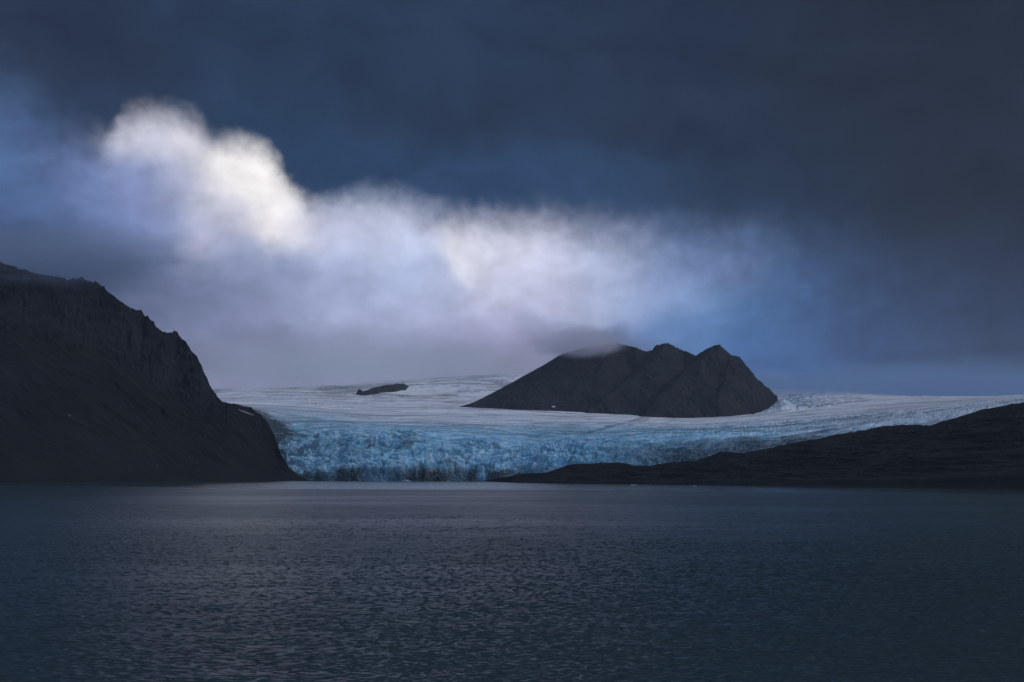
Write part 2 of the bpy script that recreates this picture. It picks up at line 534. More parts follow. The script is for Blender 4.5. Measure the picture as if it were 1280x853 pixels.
    dirt_shade = np.maximum(dirt_shade, .64 * sstep(.14, .34, da) * sstep(100, 220, Smat) * sstep(1900, 800, Smat) * sstep(1000, 760, px))
    db = fbm(dx_ / 160, Sc / 75, 4, .6)
    dirt_shade = np.maximum(dirt_shade, .62 * sstep(.16, .36, db) * sstep(600, 1200, Smat))
    mau = sstep(-.1, .4, fbm(X / 420, Smat / 260, 4, .55))
    dirt_shade = np.maximum(dirt_shade, .14 * mau)
    # sweeping flow lines in the high basin (arcs round the outcrop)
    arc = np.hypot((X + 520) / 1.0, (V - 6900) / 2.6)
    ab = fbm(arc / 120, np.arctan2(V - 6900, X + 520) * 1.2, 4, .55)
    dirt_shade = np.maximum(dirt_shade, .8 * sstep(.0, .4, ab) * sstep(6200, 7000, V) * sstep(760, 560, px))
    # flow lines of the right-hand arm, close together
    fl = fbm((V - F * 1.0 - .9 * X) / 70 + 1.0 * fbm(X / 300, V / 300, 3), (X + V) / 1200, 4, .6)
    dirt_shade = np.maximum(dirt_shade, .7 * sstep(.0, .35, fl) * sstep(760, 980, px) * sstep(60, 250, Smat))
    # dirty foot of the cliff, streaked downward
    foot = sstep(38, 10, Z + 16 * fbm(X / 17, Z / 60, 4, .6) - 3) * sstep(90, 20, Smat)
    patchy = sstep(-.35, .2, fbm(X / 110, X * 0 + 4, 3))
    dirt_shade = np.maximum(dirt_shade, foot * (.6 + .38 * patchy))
    cyan = np.exp(-((px - 602 - 5 * fbm(Smat / 30, X * 0, 2)) / 5.5) ** 2) * sstep(190, 140, Smat)
    blue = np.maximum(blue, cyan); dirt_shade = dirt_shade * (1 - .9 * cyan)
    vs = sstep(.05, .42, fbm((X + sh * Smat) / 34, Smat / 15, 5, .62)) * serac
    dirt_shade = np.maximum(dirt_shade, vs * .5)  # mottled dark strips painted in as crevasse shading
    dirt_shade = np.maximum(dirt_shade, serac * np.maximum(crack, gcrack * .6) * .6)  # shade inside the serac cracks, put into the ice colour
    # rubble-covered margins: left against the scree, right against the moraine
    lb = np.interp(V, [2800, 3000, 3250, 3480, 3800, 4250, 4800], [356, 348, 350, 372, 350, 312, 262])
    ln = fbm((X + .5 * V) / 26, (V - .5 * X) / 110, 5, .6)
    lm = sstep(12, -10, px - lb + 26 * ln)
    dirt_shade = np.maximum(dirt_shade, lm * (.97 - .5 * sstep(.25, .4, fbm((X + .9 * V) / 60, (V - .5 * X) / 16, 4))))
    lm2 = sstep(95, 0, px - lb) * sstep(1400, 400, Smat)
    dirt_shade = np.maximum(dirt_shade, lm2 * .75 * sstep(-.05, .3, ln))
    rn = fbm(X / 70, V / 40, 5, .6)
    rm = sstep(330, 90, Smat + 170 * rn) * sstep(700, 860, px)
    dirt_shade = np.maximum(dirt_shade, rm * .85)
    dirt_shade = np.maximum(dirt_shade, sstep(900, 1280, px) * (.22 + .2 * rn))  # darker towards the right: dirt, with vignette falloff painted in
    # medial rubble stripes
    def P(x, d): return (float(uw(x, 520)[0]) * d, d)
    for pts, wd, st in (([P(806, 4900), P(796, 4400), P(780, 3900), P(760, 3500), P(735, 3200)], 13, .6),
                        ([P(812, 4900), P(806, 4400), P(795, 3950), P(778, 3550)], 9, .5),
                        ([P(845, 4800), P(835, 4300), P(818, 3800), P(790, 3350)], 8, .35),
                        ([P(268, 3950), P(330, 3650), P(385, 3400)], 15, .8),
                        ([P(262, 4500), P(330, 4150), P(420, 3800), P(500, 3650)], 12, .5),
                        ([P(400, 6300), P(470, 6150), P(540, 6300), P(600, 6700)], 60, .55),
                        ([P(270, 5200), P(350, 5500), P(430, 6000)], 40, .5)):
        d = polydist(X + 10 * fbm(X / 80, V / 80, 3), V, pts)
        dirt_shade = np.maximum(dirt_shade, st * sstep(wd * 1.6, wd * .3, d))
    bl = np.exp(-((px - 716) / 16) ** 2 - ((V - 3620) / 330) ** 2)
    dirt_shade = np.maximum(dirt_shade, .5 * bl * (.7 + .6 * fbm(X / 25, V / 60, 4)))
    firn = sstep(.1, .5, fbm(X / 500, V / 420 + 8, 4)) * sstep(500, 1200, Smat) * .6
    for (fx, fv, sx_, sv) in ((296, 4650, 34, 90), (285, 4250, 20, 50), (560, 5700, 120, 130), (515, 7600, 60, 500), (620, 7000, 40, 700)):
        firn = np.maximum(firn, np.exp(-((px - fx) / sx_) ** 2 - ((V - fv) / sv) ** 2) * .95)
    dirt_shade = np.clip(dirt_shade * (1 - .75 * firn * (firn > .4)), 0, 1)
    at_ = {'blue': blue, 'dirt_shade': dirt_shade, 'firn': np.clip(firn, 0, 1)}
    root = empty('glacier', (0, 3000, 0))
    sq = Smat[:-1, :-1] + 25 * fbm(X / 60, V / 60, 3)[:-1, :-1]
    frontm = (sq < 330) & (px[:-1, :-1] < 760)
    fallm = (np.abs(px[:-1, :-1] - 990) < 46 + 6 * n_[:-1, :-1]) & (V[:-1, :-1] > 4950) & (V[:-1, :-1] < 8000)
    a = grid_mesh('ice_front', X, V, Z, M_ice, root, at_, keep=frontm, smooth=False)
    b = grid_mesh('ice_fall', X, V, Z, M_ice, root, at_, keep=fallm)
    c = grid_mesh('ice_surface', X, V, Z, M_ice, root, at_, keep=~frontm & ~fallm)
    a['label'] = 'blue broken ice cliff with dirty foot at the waterline'
    b['label'] = 'pale blue crevassed ice fall beside the dark mountain'
    rebase(root, a, b, c)
    tag(root, 'broad blue and white glacier flowing down to a broken ice cliff at the lake', 'glacier')
    G.us, G.s, G.F, G.Z = us, s, F, Z
glacier()

def glacier_z(u, v):
    j = int(np.clip(np.searchsorted(G.us, u), 0, len(G.us) - 1))
    return float(np.interp(v - G.F[j], G.s, G.Z[:, j]))

# ------------------------------------------------------------------ dark mountain standing in the ice
def pt(px, py, d):
    u, w = uw(px, py)
    return (float(u) * d, d, CAM_Z + float(w) * d)

def skeleton_height(X, Y, lines):
    best = np.full(X.shape, -1e9)
    for pts, slope in lines:
        for (ax, ay, az), (bx, by, bz) in zip(pts[:-1], pts[1:]):
            dx, dy = bx - ax, by - ay
            t = np.clip(((X - ax) * dx + (Y - ay) * dy) / (dx * dx + dy * dy), 0, 1)
            d = np.hypot(X - ax - t * dx, Y - ay - t * dy)
            best = np.maximum(best, az + t * (bz - az) - slope * d)
    return best

def nunatak():
    crest = [pt(*p) for p in [(560, 513, 5200), (592, 503, 5280), (612, 493, 5340), (640, 478, 5430), (680, 456, 5550), (703, 442, 5620), (738, 433, 5680), (772, 429, 5720),
                              (794, 434, 5650), (806, 439, 5640), (816, 438, 5610), (820, 431.5, 5590), (835, 428.5, 5560), (850, 436, 5550), (870, 444.5, 5470), (880, 438, 5430), (892, 432, 5400), (900, 430.5, 5380), (905, 436, 5380),
                              (913, 443, 5370), (925, 447, 5360), (933, 457, 5350), (948, 475, 5330), (961, 486, 5310), (972, 496, 5290), (976, 530, 5270), (980, 600, 5260)]]
    lines = [(crest, .66),
             ([pt(772, 429, 5720), pt(745, 466, 5400), pt(700, 500, 5150)], .58),
             ([pt(835, 430, 5560), pt(806, 458, 5330), pt(752, 500, 5060), pt(728, 523, 4880)], .66),
             ([pt(894, 433, 5400), pt(868, 455, 5250), pt(836, 485, 5060), pt(800, 522, 4850)], .66),
             ([pt(913, 443, 5370), pt(906, 480, 5120), pt(893, 522, 4850)], .80),
             ([pt(948, 475, 5330), pt(950, 500, 5150), pt(945, 520, 4950)], .9)]
    u0, u1 = float(uw(548, 500)[0]), float(uw(1004, 500)[0])
    us = np.arange(u0, u1, .00045)
    vs = np.concatenate([np.arange(4700, 5750, 4.0), np.arange(5750, 6500, 25.0)])
    U, V = np.meshgrid(us, vs)
    X = U * V
    wx = X + 20 * fbm(X / 110, V / 110, 4); wy = V + 26 * fbm(X / 110 + 30, V / 110, 4)
    cx_ = np.array([p[0] for p in crest]); cy_ = np.array([p[1] for p in crest]); cz_ = np.array([p[2] for p in crest])
    yc = np.interp(X, cx_, cy_)
    dy = np.maximum(yc - V, 0); bk = np.maximum(V - yc, 0)
    xs_ = X + .42 * dy + 14 * fbm(X / 70, V / 110, 4) * np.clip(dy / 60, 0, 1)     # fall lines run down to the viewer's left
    kern = np.exp(-np.linspace(-2.2, 2.2, 41) ** 2); kern /= kern.sum()
    gx = np.linspace(cx_[0] - 400, cx_[-1] + 400, 1600)
    gz = np.interp(gx, cx_, cz_); step = gx[1] - gx[0]
    def smooth_crest(wd):
        off = np.linspace(-wd, wd, 41)
        return sum(k * np.interp(gx + o_, gx, gz) for k, o_ in zip(kern, off))
    z0 = np.interp(xs_, gx, gz); z1 = np.interp(xs_, gx, smooth_crest(60)); z2 = np.interp(xs_, gx, smooth_crest(170))
    a_ = sstep(0, 90, dy); b_ = sstep(80, 330, dy)
    z0 = z0 + 8 * fbm(X / 17, V / 60, 5, .65) * np.exp(-dy / 30) * (.25 + .75 * sstep(800, 815, 640 + FPX * U))
    zc = (z0 * (1 - a_) + z1 * a_) * (1 - b_) + z2 * b_
    Z = zc - .60 * dy - .75 * bk
    sk = skeleton_height(wx, wy, lines[1:])
    Z = np.maximum(Z, np.minimum(sk, zc - .28 * dy))
    below = np.clip(dy / 400, 0, 1)
    gg = X + .5 * dy + 16 * fbm(X / 55, V / 80, 4)
    Z = Z + sstep(0, .12, below) * (10 * (ridged(gg / 31, V / 150, 5, .62) - .6) + 5 * (ridged(gg / 11 + 7, V / 45, 4, .6) - .6))
    q = X + .55 * (V - 5300)
    Z = Z + (8 * fbm(q / 70, V / 300, 5, .6) + 8 * (ridged(q / 60 + .8 * fbm(X / 120, V / 200, 3), V / 420, 5, .6) - .62)) * sstep(0, .18, below)
    Z = Z + 3.0 * fbm(X / 26, V / 26, 5, .6) * sstep(0, .1, below)
    rgt = sstep(810, 900, 640 + FPX * U)
    Z = Z + rgt * (15 * (ridged((X) / 36, V / 90, 4, .6) - .6)) * sstep(.02, .2, below)
    Z = Z + 2.2 * fbm(X / 9, V / 9, 3, .6) * (.4 + .9 * rgt) * sstep(0, .05, below)
    bare = .22 + .45 * rgt * sstep(-.1, .4, fbm(X / 50, V / 60, 4)) + .5 * sstep(.15, .5, fbm(q / 26, V / 330, 4))
    # long pale debris trails down the faces
    for pts in ([(884, 448, 5350), (858, 470, 5180), (826, 497, 4980)], [(846, 442, 5500), (812, 462, 5330), (780, 486, 5130)],
                [(905, 450, 5330), (880, 480, 5120), (850, 512, 4900)], [(760, 450, 5560), (726, 478, 5320)]):
        P_ = [pt(*p)[:2] for p in pts]
        dl = polydist(X + 12 * fbm(X / 40, V / 60, 3), V, P_)
        bare = bare + .8 * sstep(16, 2, dl) * sstep(-.25, .3, fbm(X / 16, V / 60, 3))
    Z = np.maximum(Z, -1.0)
    o = grid_mesh('mountain', X, V, Z, M_nun, None, {'bare': np.clip(bare, 0, 1)})
    tag(o, 'dark pyramid-shaped mountain with a jagged crest standing in the middle of the glacier', 'mountain', 'structure')
nunatak()

# small outcrops in the high basin
def outcrop(name, x0, x1, d0, d1, half, rise, label, prof, seed=0):
    """a rock rib along the ice from depth d0 at its first end to d1 at the other"""
    n, m = 110, 40
    t = np.linspace(0, 1, n)[None, :]; e = np.linspace(-1, 1, m)[:, None]
    d = d0 + (d1 - d0) * t + half * e + 40 * fbm(t * 5 + seed, e * 1.5, 3)
    px = x0 + (x1 - x0) * t + 0 * e
    U = uw(px, np.full(px.shape, 490.0))[0]
    X = U * d
    gz = np.array([[glacier_z(U[i, k], d[i, k]) for k in range(n)] for i in range(m)])
    p = np.interp(t, *prof)
    Z = gz - 12 + (12 + rise * p) * np.clip(1 - np.abs(e + .3 * fbm(t * 7 + seed, e, 3)) ** 1.6, 0, 1)
    Z += 5 * p * fbm(X / 30, d / 40 + seed, 4, .6)
    o = grid_mesh(name, X, d, Z, M_nun, None, {'bare': X * 0 + .15})
    tag(o, label, 'rock outcrop')
outcrop('rock_outcrop', 448, 511, 7000, 8000, 240, 38, 'long low dark rock outcrop poking through the high white ice', ([0, .08, .25, .5, .75, .9, 1], [0, .3, .6, .9, .85, .55, 0]))
outcrop('rock_outcrop', 445, 455, 7050, 7200, 120, 24, 'tiny dark rock knob just beside the long outcrop in the high ice', ([0, .3, .7, 1], [0, 1, .8, 0]), 5)

# ------------------------------------------------------------------ moraine on the right
MRIDGE = wcurve([(580, 606), (596, 602.2), (615, 599.5), (636, 596), (648, 592.5), (683, 591), (697, 586.5), (716, 580.5), (735, 579.5), (753, 578.8), (774, 579), (791, 582),
                 (812, 582.5), (838, 577), (873, 574.5), (900, 566), (930, 567), (950, 562), (968, 559), (992, 553), (1017, 550), (1044, 543), (1072, 540),
                 (1105, 532.5), (1131, 531), (1164, 532), (1188, 524), (1219, 516), (1241, 510.6), (1280, 504), (1340, 494), (1480, 480)])
def moraine():
    u0, u1 = float(uw(590, 600)[0]), float(uw(1450, 540)[0])
    us = np.arange(u0, u1, .00055)
    ts = np.concatenate([np.arange(-.04, 1.08, .006), np.linspace(1.1, 3.2, 60)])
    U, T = np.meshgrid(us, ts)
    S = shore(U); w = at(MRIDGE, U)
    k = np.interp(U, [u0, 0.05, .2, .37], [6, 6.5, 5.0, 4.2])
    H = np.maximum((CAM_Z + w * S) / (1 - w * k), .4)
    V = S + T * k * H
    X = U * V
    t = np.clip(T, 0, 1)
    prof = .10 * sstep(0, .1, T) + .30 * t + .60 * t ** 1.5
    prof = np.where(T < 0, T * .8, prof)
    back = np.maximum(T - 1, 0)
    Z = H * (prof - .40 * back - .05 * back ** 2)
    inside = sstep(.04, .2, T); sz = sstep(2, 45, H)
    D = V - S
    hum = fbm(X / 95, D / 70, 5, .55)
    rd = ridged(X / 130 + .3 * D / 90, D / 75, 4, .5) - .62
    Z = Z + inside * sz * (1 - .6 * np.exp(-((T - 1) / .1) ** 2)) * (8 * hum + 9 * rd)
    Z = Z + inside * sz * 1.6 * fbm(X / 14, V / 14, 4, .6)
    Z = Z + inside * .5 * fbm(X / 5, V / 5, 3, .6)
    Z = np.where(T < 0, np.minimum(Z, -.2), Z)
    bare = np.clip(.1 + .5 * sstep(.12, .45, fbm(X / 60, D / 26, 5, .6)), 0, 1)
    Z = np.maximum(Z, -1.0)
    o = grid_mesh('moraine', X, V, Z, M_mor, None, {'bare': bare})
    tag(o, 'low dark moraine hills of rubble along the right shore in front of the glacier', 'moraine', 'structure')
moraine()

# ------------------------------------------------------------------ snow patches, boulders, floating ice
def blob_mesh(name, mat, rx, ry, rz, seed, rough=.3, n=18, m=10, flat=0.0):
    th = np.linspace(0, 2 * math.pi, n + 1); ph = np.linspace(-.5 * math.pi, .5 * math.pi, m)
    TH, PH = np.meshgrid(th, ph)
    dx, dy, dz = np.cos(PH) * np.cos(TH), np.cos(PH) * np.sin(TH), np.sin(PH)
    r = 1 + rough * 1.8 * fbm(dx * 1.3 + seed, dy * 1.3 + dz * 1.1 + seed * .7, 4, .6)
    Xb, Yb, Zb = dx * r * rx, dy * r * ry, np.maximum(dz * r, -flat if flat else -9) * rz
    return grid_mesh(name, Xb, Yb, Zb, mat, attrs={'bare': Xb * 0 + .6}, smooth=False)

def mountain_point(px, py):
    """ground point of the left mountain seen along a sight line (first hit)"""
    us, ts, X, V, Z = ML
    u, w = map(float, uw(px, py))
    j = int(np.clip(np.searchsorted(us, u), 0, len(us) - 1))
    for i in range(len(ts)):
        if Z[i, j] >= CAM_Z + w * V[i, j] and ts[i] > 0:
            return X[i, j], V[i, j], Z[i, j]
    i = int(np.argmax(Z[:, j] - w * V[:, j]))
    return X[i, j], V[i, j], Z[i, j]

for px_, py_, r_, lab in [(237, 572, 2.2, 'larger pale boulder of the close pair low on the scree slope'),
                          (245, 579, 1.8, 'smaller pale boulder just below its twin on the scree slope'),
                          (152, 588, 1.8, 'lone pale boulder near the foot of the dark scree'),
                          (272, 571, 1.4, 'faint boulder right of the pale pair on the scree'),
                          (86, 521, 3.2, 'big grey boulder halfway up the left end of the scree'),
                          (196, 583, 1.5, 'faint boulder between the lone one and the pale pair on the scree')]:
    x, y, z = mountain_point(px_, py_)
    b = blob_mesh('boulder', M_bould, r_, r_ * .8, r_ * .75, px_ * .13)
    b.location = (x, y - .3, z + r_ * .25)
    tag(b, lab, 'boulder', group='boulders on the scree')

def nun_foot(px, py):
    u, w = map(float, uw(px, py))
    for d in np.arange(3000, 5600, 4.0):
        if glacier_z(u, d) >= CAM_Z + w * d:
            return u * d, d, CAM_Z + w * d
    return u * 4950, 4950, CAM_Z + w * 4950
def snow_patch(pts_px, lab, surf, thick=.8, grow=(10, 14), mat=None):
    """a thin bank of old snow lying along a line on the ground"""
    P0 = np.array([surf(a, b) for a, b in pts_px], float)
    n, m = 40, 12
    t = np.linspace(0, 1, n)
    seg = np.linspace(0, 1, len(P0))
    cx, cy, cz = (np.interp(t, seg, P0[:, k]) for k in range(3))
    Xp = np.zeros((m, n)); Yp = Xp.copy(); Zp = Xp.copy()
    for i, q in enumerate(np.linspace(-1, 1, m)):
        wdt = grow[0] * np.sin(np.pi * t) ** .6 * (1 + .4 * fbm(t * 5, t * 0 + i * .2, 3))
        Xp[i] = cx; Yp[i] = cy + q * wdt
        Zp[i] = cz + q * wdt * grow[1] + thick * (1 - q * q) + .3
    o = grid_mesh('snow_patch', Xp, Yp, Zp, mat)
    tag(o, lab, 'snow patch', group='old snow patches')
snow_patch([(298, 512.6), (304, 514.8), (311, 517.6), (317, 520.4)], 'thin slanting snow streak on the dark rubble below the crag', mountain_point, .9, (1.9, .6), M_dirty_snow)

b = blob_mesh('snow_patch', M_snow, 6.5, 9, 2.4, 4.2, .3)
b.location = nun_foot(692, 508.5)
tag(b, 'small white snow heap at the foot of the dark pyramid mountain', 'snow patch', group='old snow patches')

for px_, py_, rx_, rz_, lab in [(508, 602.0, 9, 2.6, 'biggest floating ice block at the foot of the blue ice cliff'),
                               (480, 602.2, 4, 1.2, 'small floating ice block left of the biggest one at the cliff foot'),
                               (700, 617.5, 1.5, .5, 'lone ice floe out on the open lake in front of the moraine'),
                               (792, 606.8, 4.5, .7, 'long flat ice floe off the moraine shore'),
                               (868, 607.9, 2.6, .5, 'small flat ice floe furthest along the moraine shore'),
                               (560, 602.4, 3, 1.0, 'little ice block floating right of the dark gouge in the cliff')]:
    u, w = map(float, uw(px_, py_)); d = -CAM_Z / w
    f = blob_mesh('ice_floe', M_floe, rx_, rx_ * .7, rz_, px_ * .37, .35, flat=.35)
    f.location = (u * d, d, .05)
    tag(f, lab, 'ice floe', group='ice floating on the lake')

# ------------------------------------------------------------------ sky
def sky_world():
    wd = bpy.data.worlds.new('World'); scene.world = wd; wd.use_nodes = True
    wd.cycles.sampling_method = 'MANUAL'; wd.cycles.sample_map_resolution = 1024
    t = NT(wd.node_tree); wd.node_tree.nodes.clear()
    out = t.new('ShaderNodeOutputWorld'); bg = t.new('ShaderNodeBackground')
    t.l.new(bg.outputs[0], out.inputs[0])
    STR = 0.1
    d = t.new('ShaderNodeTexCoord').outputs['Generated']
    x, y, z = t.sep(d)
    az = t.math('MULTIPLY', t.math('ARCTAN2', x, y), 180 / math.pi)
    el = t.math('MULTIPLY', t.math('ARCSINE', z), 180 / math.pi)
    P0 = t.xyz(az, el, 0.0)                          # cloud layer coordinates, degrees round the viewer
    wob = t.vec('SUBTRACT', t.noise(P0, .30, 4, .5, dim='2D', out='Color'), (.5, .5, .5))
    P = t.vec('ADD', P0, t.scale(wob, 2.4))

    def field(blobs, back, wback, vec):
        acc, ws = None, None
        for (px, py, sx, sy, c) in blobs:
            a, e = azel(px, py)
            ix, iy = FPX / sx * math.pi / 180, FPX / sy * math.pi / 180   # 1/sigma in degrees
            q = t.vec('MULTIPLY_ADD', vec, (ix, iy, 0), (-a * ix, -e * iy, 0))
            r2 = t.vec('DOT_PRODUCT', q, q, out=1)
            w = t.math('POWER', math.exp(-1), r2)
            c = lin(*c)
            acc = t.vec('MULTIPLY_ADD', w, c, acc if acc is not None else tuple(v * wback for v in lin(*back)))
            ws = t.math('ADD', w, ws if ws is not None else wback)
        return t.vec('DIVIDE', acc, ws)

    bank = field([
        (0, 180, 70, 50, (80, 108, 154)), (40, 250, 90, 45, (74, 100, 146)), (0, 310, 90, 34, (58, 74, 104)), (80, 335, 90, 36, (72, 86, 118)),
        (100, 220, 50, 40, (128, 146, 196)), (170, 172, 40, 26, (214, 214, 230)), (215, 165, 45, 26, (214, 212, 226)), (185, 240, 60, 40, (138, 150, 194)),
        (150, 285, 70, 40, (110, 130, 180)), (300, 225, 55, 40, (250, 246, 246)), (350, 275, 45, 32, (246, 242, 246)), (270, 290, 45, 30, (206, 206, 226)),
        (240, 320, 60, 35, (136, 146, 184)), (330, 325, 60, 24, (140, 154, 192)), (420, 290, 40, 30, (198, 204, 232)), (480, 285, 55, 35, (208, 214, 240)),
        (500, 340, 60, 35, (178, 192, 228)), (568, 322, 16, 20, (248, 246, 252)), (590, 305, 40, 26, (230, 230, 246)), (650, 325, 60, 35, (216, 218, 240)),
        (640, 370, 90, 34, (194, 198, 226)), (740, 330, 55, 30, (184, 194, 228)), (780, 365, 60, 30, (174, 187, 224)), (430, 385, 90, 38, (168, 178, 214)), (530, 395, 80, 35, (174, 182, 218)),
        (300, 390, 90, 40, (122, 131, 166)), (200, 370, 80, 40, (100, 112, 146)), (340, 450, 90, 35, (134, 138, 170)), (480, 440, 90, 35, (152, 156, 190)),
        (590, 425, 80, 32, (152, 154, 190)), (620, 460, 80, 25, (128, 126, 156)), (700, 405, 50, 28, (136, 146, 184)), (850, 345, 60, 34, (134, 158, 206)),
        (870, 390, 60, 40, (96, 134, 188)), (960, 400, 60, 40, (78, 117, 172)), (1000, 450, 80, 40, (66, 101, 156)), (1100, 430, 80, 50, (62, 88, 134)),
        (1100, 490, 90, 25, (48, 68, 104)), (1220, 440, 90, 60, (52, 70, 104)), (1270, 490, 80, 30, (42, 56, 86)), (990, 482, 40, 10, (88, 106, 146)), (780, 440, 60, 25, (92, 108, 148))],
        (60, 76, 110), .004, P)
    deck = field([
        (60, 60, 160, 90, (43, 56, 80)), (300, 60, 160, 80, (42, 60, 88)), (560, 60, 180, 90, (44, 62, 90)), (820, 60, 180, 90, (40, 55, 80)), (1100, 60, 180, 100, (38, 48, 66)),
        (90, 165, 60, 45, (56, 76, 112)), (330, 150, 90, 50, (44, 70, 104)), (450, 210, 90, 40, (46, 72, 108)), (620, 230, 110, 40, (48, 74, 112)), (800, 250, 110, 45, (48, 72, 106)),
        (980, 220, 110, 70, (40, 56, 80)), (1200, 230, 130, 80, (37, 48, 66)), (950, 320, 90, 35, (58, 80, 118)), (1100, 360, 90, 45, (50, 66, 96)), (1250, 380, 90, 50, (44, 56, 80))],
        (42, 55, 78), .006, P)

    warp = t.vec('SUBTRACT', t.noise(t.vec('ADD', P0, (3, 8, 0)), 0.7, 3.5, .45, dim='2D', out='Color'), (.5, .5, .5))
    warp2 = t.vec('SUBTRACT', t.noise(t.vec('ADD', P0, (1, 4, 0)), 2.6, 6, .6, dim='2D', out='Color'), (.5, .5, .5))
    azw, elw, _z = t.sep(t.vec('ADD', t.vec('ADD', P0, t.scale(warp, .75)), t.scale(warp2, .26)))
    # lower edge of the dark cloud deck: elevation and softness along the azimuth
    def fcurve(pts, lo, hi):
        nd = t.new('ShaderNodeFloatCurve'); cu = nd.mapping.curves[0]
        nd.mapping.use_clip = False
        A0, A1 = -30.0, 30.0
        pts = [((a - A0) / (A1 - A0), (v - lo) / (hi - lo)) for a, v in pts]
        while len(cu.points) < len(pts): cu.points.new(.5, .5)
        for p_, (a, v) in zip(cu.points, pts):
            p_.location = (a, v); p_.handle_type = 'AUTO_CLAMPED'
        nd.mapping.update()
        t.put(nd.inputs['Value'], t.math('MULTIPLY_ADD', azw, 1 / (A1 - A0), -A0 / (A1 - A0), clamp=True))
        return t.math('MULTIPLY_ADD', nd.outputs[0], hi - lo, lo)
    edge_px = [(-200, 90), (0, 132), (50, 175), (95, 200), (130, 194), (146, 166), (165, 153), (200, 150), (240, 160), (275, 180), (300, 182), (322, 188), (345, 210), (368, 240), (398, 264),
               (430, 258), (470, 258), (510, 266), (550, 280), (600, 286), (650, 286), (700, 290), (770, 306), (840, 320), (900, 342), (980, 372), (1080, 400), (1200, 415), (1300, 420)]
    ea = [azel(a, b) for a, b in edge_px]
    edge = fcurve([(-30, ea[0][1])] + ea + [(30, ea[-1][1])], 0.0, 20.0)
    soft_px = [(0, 85), (90, 60), (140, 38), (180, 30), (300, 25), (380, 24), (460, 34), (560, 36), (680, 44), (780, 62), (880, 95), (1000, 125), (1200, 140)]
    soft = fcurve([(-30, 2.2)] + [(azel(a, 300)[0], s_ / FPX * 57.3) for a, s_ in soft_px] + [(30, 3.5)], 0.0, 5.0)
    fz = t.noise(t.vec('ADD', P0, (5, 2, 0)), 1.4, 5, .48, dim='2D')
    dd = t.math('DIVIDE', t.math('SUBTRACT', elw, edge), soft)
    dd = t.math('ADD', dd, t.math('MULTIPLY', t.math('SUBTRACT', fz, .5), .5))
    mask = t.rng(dd, -1.0, 1.15)
    # structure inside the clouds
    wis = t.noise(t.vec('MULTIPLY', t.vec('ADD', P0, t.scale(wob, 1.2)), (.8, 1.15, 1)), .75, 6, .52, dim='2D')
    bank = t.scale(bank, t.rng(wis, 0.25, .75, .86, 1.14, smooth=False))
    mot = t.noise(t.vec('MULTIPLY', t.vec('ADD', P0, t.scale(wob, 4.0)), (.5, 1.2, 1)), .42, 6, .5, dim='2D')
    deck = t.scale(deck, t.rng(mot, .25, .75, .70, 1.00, smooth=False))
    front = t.mix(mask, bank, deck)
    # away from the storm: thinner, brighter cover overhead and behind with sky showing through
    sky = t.new('ShaderNodeTexSky', sky_type='NISHITA'); sky.sun_disc = False
    sky.sun_elevation = R(SUN_EL); sky.sun_rotation = R(SUN_AZ)
    sky.altitude = 10; sky.air_density = 1.0; sky.dust_density = 1.2
    veil = t.noise(d, 2.2, 6, .55)
    cover = t.mix(t.rng(veil, .3, .7, .55, .95), sky.outputs[0], tuple(v * 10 for v in OVERCAST))
    far_az = t.rng(t.math('ABSOLUTE', az), 50, 100)
    hi = t.rng(el, 30, 58)
    open_ = t.math('MAXIMUM', hi, far_az)
    col = t.mix(open_, t.scale(front, 1 / STR), cover)
    t.l.new(col, bg.inputs[0]); bg.inputs[1].default_value = STR

SUN_EL, SUN_AZ = 38.0, 98.0        # azimuth clockwise from +Y (the view direction)
OVERCAST = (.25, .33, .50)
sky_world()

sun = bpy.data.lights.new('sun', 'SUN'); sun.energy = 0.9; sun.angle = R(8); sun.color = (1.0, .96, .92)
so = link(bpy.data.objects.new('sun', sun))
from mathutils import Vector
sd = Vector((math.sin(R(SUN_AZ)) * math.cos(R(SUN_EL)), math.cos(R(SUN_AZ)) * math.cos(R(SUN_EL)), math.sin(R(SUN_EL))))
so.rotation_euler = sd.to_track_quat('Z', 'Y').to_euler()

# ------------------------------------------------------------------ low cloud: caps on the summits and the fog bank over the high ice
def lens_shell(name, cx, cy, cz, rx, ry, rz):
    bx = bpy.data.meshes.new(name)
    n, m = 24, 13
    th = np.linspace(0, 2 * math.pi, n + 1)[:-1]; ph = np.linspace(-.5 * math.pi, .5 * math.pi, m)[1:-1]
    v = [(0, 0, -rz)] + [(rx * math.cos(p) * math.cos(a), ry * math.cos(p) * math.sin(a), rz * math.sin(p)) for p in ph for a in th] + [(0, 0, rz)]
    f = [(0, 1 + (i + 1) % n, 1 + i) for i in range(n)]
    for r_ in range(len(ph) - 1):
        for i in range(n):
            a, b_ = 1 + r_ * n + i, 1 + r_ * n + (i + 1) % n
            f.append((a, b_, b_ + n, a + n))
    L = len(v) - 1; k0 = 1 + (len(ph) - 1) * n
    f += [(k0 + i, k0 + (i + 1) % n, L) for i in range(n)]
    bx.from_pydata(v, [], f); bx.update()
    o = link(bpy.data.objects.new(name, bx)); o.location = (cx, cy, cz)
    return o

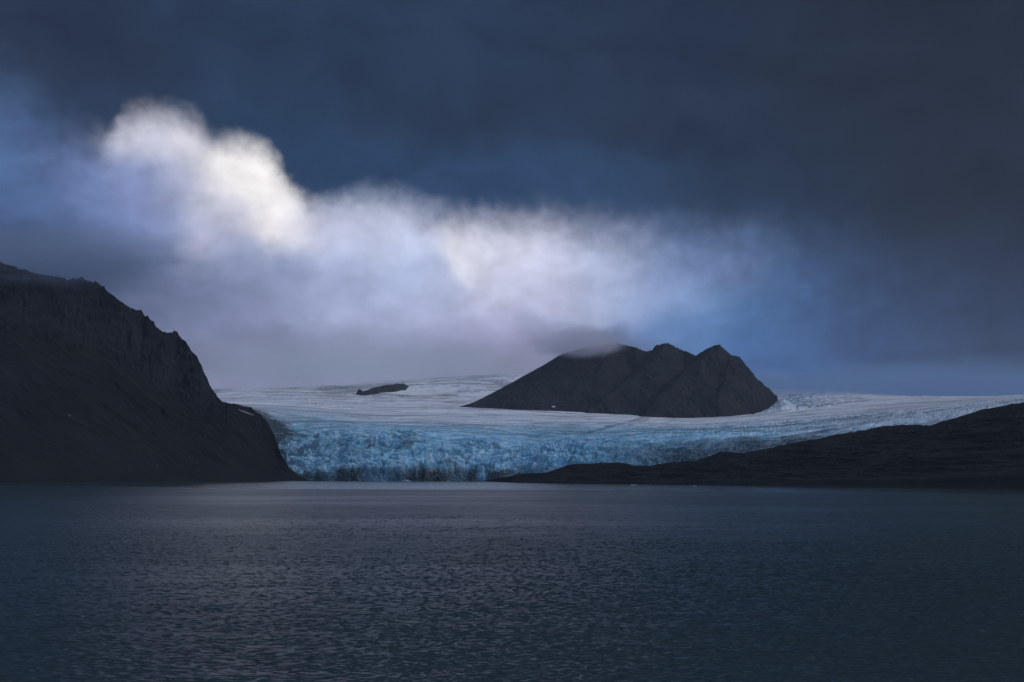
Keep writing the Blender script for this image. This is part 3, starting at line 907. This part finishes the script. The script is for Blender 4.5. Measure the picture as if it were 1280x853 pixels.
def cloud(name, c, r, dens, color, label, ns=2.0, aniso=.3):
    o = lens_shell(name, *c, *r)
    m, t, out = material(name + '_vapour')
    p = t.vec('DIVIDE', t.new('ShaderNodeTexCoord').outputs['Object'], tuple(r))
    rr = t.vec('LENGTH', p, out=1)
    nz = t.noise(t.vec('ADD', p, tuple(v * .01 for v in c)), ns, 4, .55)
    g = t.math('SUBTRACT', 1.0, t.math('ADD', rr, t.math('MULTIPLY', t.math('SUBTRACT', nz, .5), 1.1)))
    den = t.math('MULTIPLY', t.math('POWER', t.rng(g, .0, .9), 1.4), dens)
    pv = t.new('ShaderNodeVolumePrincipled')
    pv.inputs['Color'].default_value = (*color, 1); pv.inputs['Anisotropy'].default_value = aniso
    t.put(pv.inputs['Density'], den)
    t.l.new(pv.outputs[0], out.inputs['Volume'])
    o.data.materials.append(m)
    tag(o, label, 'cloud', 'stuff')
    return o

def cpt(px, py, d): return pt(px, py, d)
cloud('cloud', cpt(62, 330, 3020), (420, 340, 90), .0105, (.50, .60, .77), 'dark wisp of cloud lying on the crest of the steep mountain at the lake')
cloud('cloud', cpt(722, 429, 5540), (250, 360, 82), .0120, (.90, .90, 1.0), 'grey cap of cloud hiding the rounded summit of the pyramid mountain', 2.4)
cloud('cloud', cpt(470, 460, 9900), (2300, 1600, 300), .0011, (.93, .96, 1.0), 'lavender bank of fog closing off the high ice at the skyline', 1.6)
cloud('cloud', cpt(1160, 488, 8500), (1700, 2000, 210), .0024, (.36, .53, .76), 'blue bank of fog over the far ice to the side of the pyramid mountain', 1.6)

# ------------------------------------------------------------------ air
def haze():
    x0, x1, y0, y1, z0, z1 = -5200, 5200, -600, 12600, -2, 1150
    me = bpy.data.meshes.new('haze')
    v = [(x, y, z) for z in (z0, z1) for y in (y0, y1) for x in (x0, x1)]
    f = [(0, 2, 3, 1), (4, 5, 7, 6), (0, 1, 5, 4), (2, 6, 7, 3), (0, 4, 6, 2), (1, 3, 7, 5)]
    me.from_pydata(v, [], f); me.update()
    o = link(bpy.data.objects.new('haze', me))
    m, t, out = material('thin_haze')
    pv = t.new('ShaderNodeVolumePrincipled')
    pv.inputs['Color'].default_value = (.80, .86, .95, 1); pv.inputs['Density'].default_value = 1.5e-5
    pv.inputs['Anisotropy'].default_value = .35
    t.l.new(pv.outputs[0], out.inputs['Volume'])
    me.materials.append(m)
    tag(o, 'thin blue haze filling the air over the lake and glacier', 'haze', 'stuff')
haze()

# ------------------------------------------------------------------ camera and render settings
cam = bpy.data.cameras.new('camera'); co = link(bpy.data.objects.new('camera', cam))
cam.sensor_width = 36.0; cam.lens = 36.0 * FPX / 1280.0
cam.clip_start = .5; cam.clip_end = 80000
co.location = (0, 0, CAM_Z); co.rotation_euler = (math.pi / 2 + PITCH, 0, 0)
scene.camera = co
scene.view_settings.view_transform = 'Standard'
scene.view_settings.look = 'None'
scene.view_settings.exposure = 0.0; scene.view_settings.gamma = 1.0
scene.view_settings.use_curve_mapping = False
scene.render.engine = 'CYCLES'
cy = scene.cycles
cy.use_denoising = True
try: cy.denoiser = 'OPENIMAGEDENOISE'
except Exception: pass
cy.max_bounces = 8; cy.diffuse_bounces = 2; cy.glossy_bounces = 3; cy.volume_bounces = 4; cy.transmission_bounces = 2
cy.volume_step_rate = 1.0; cy.volume_max_steps = 128
cy.sample_clamp_indirect = 4.0
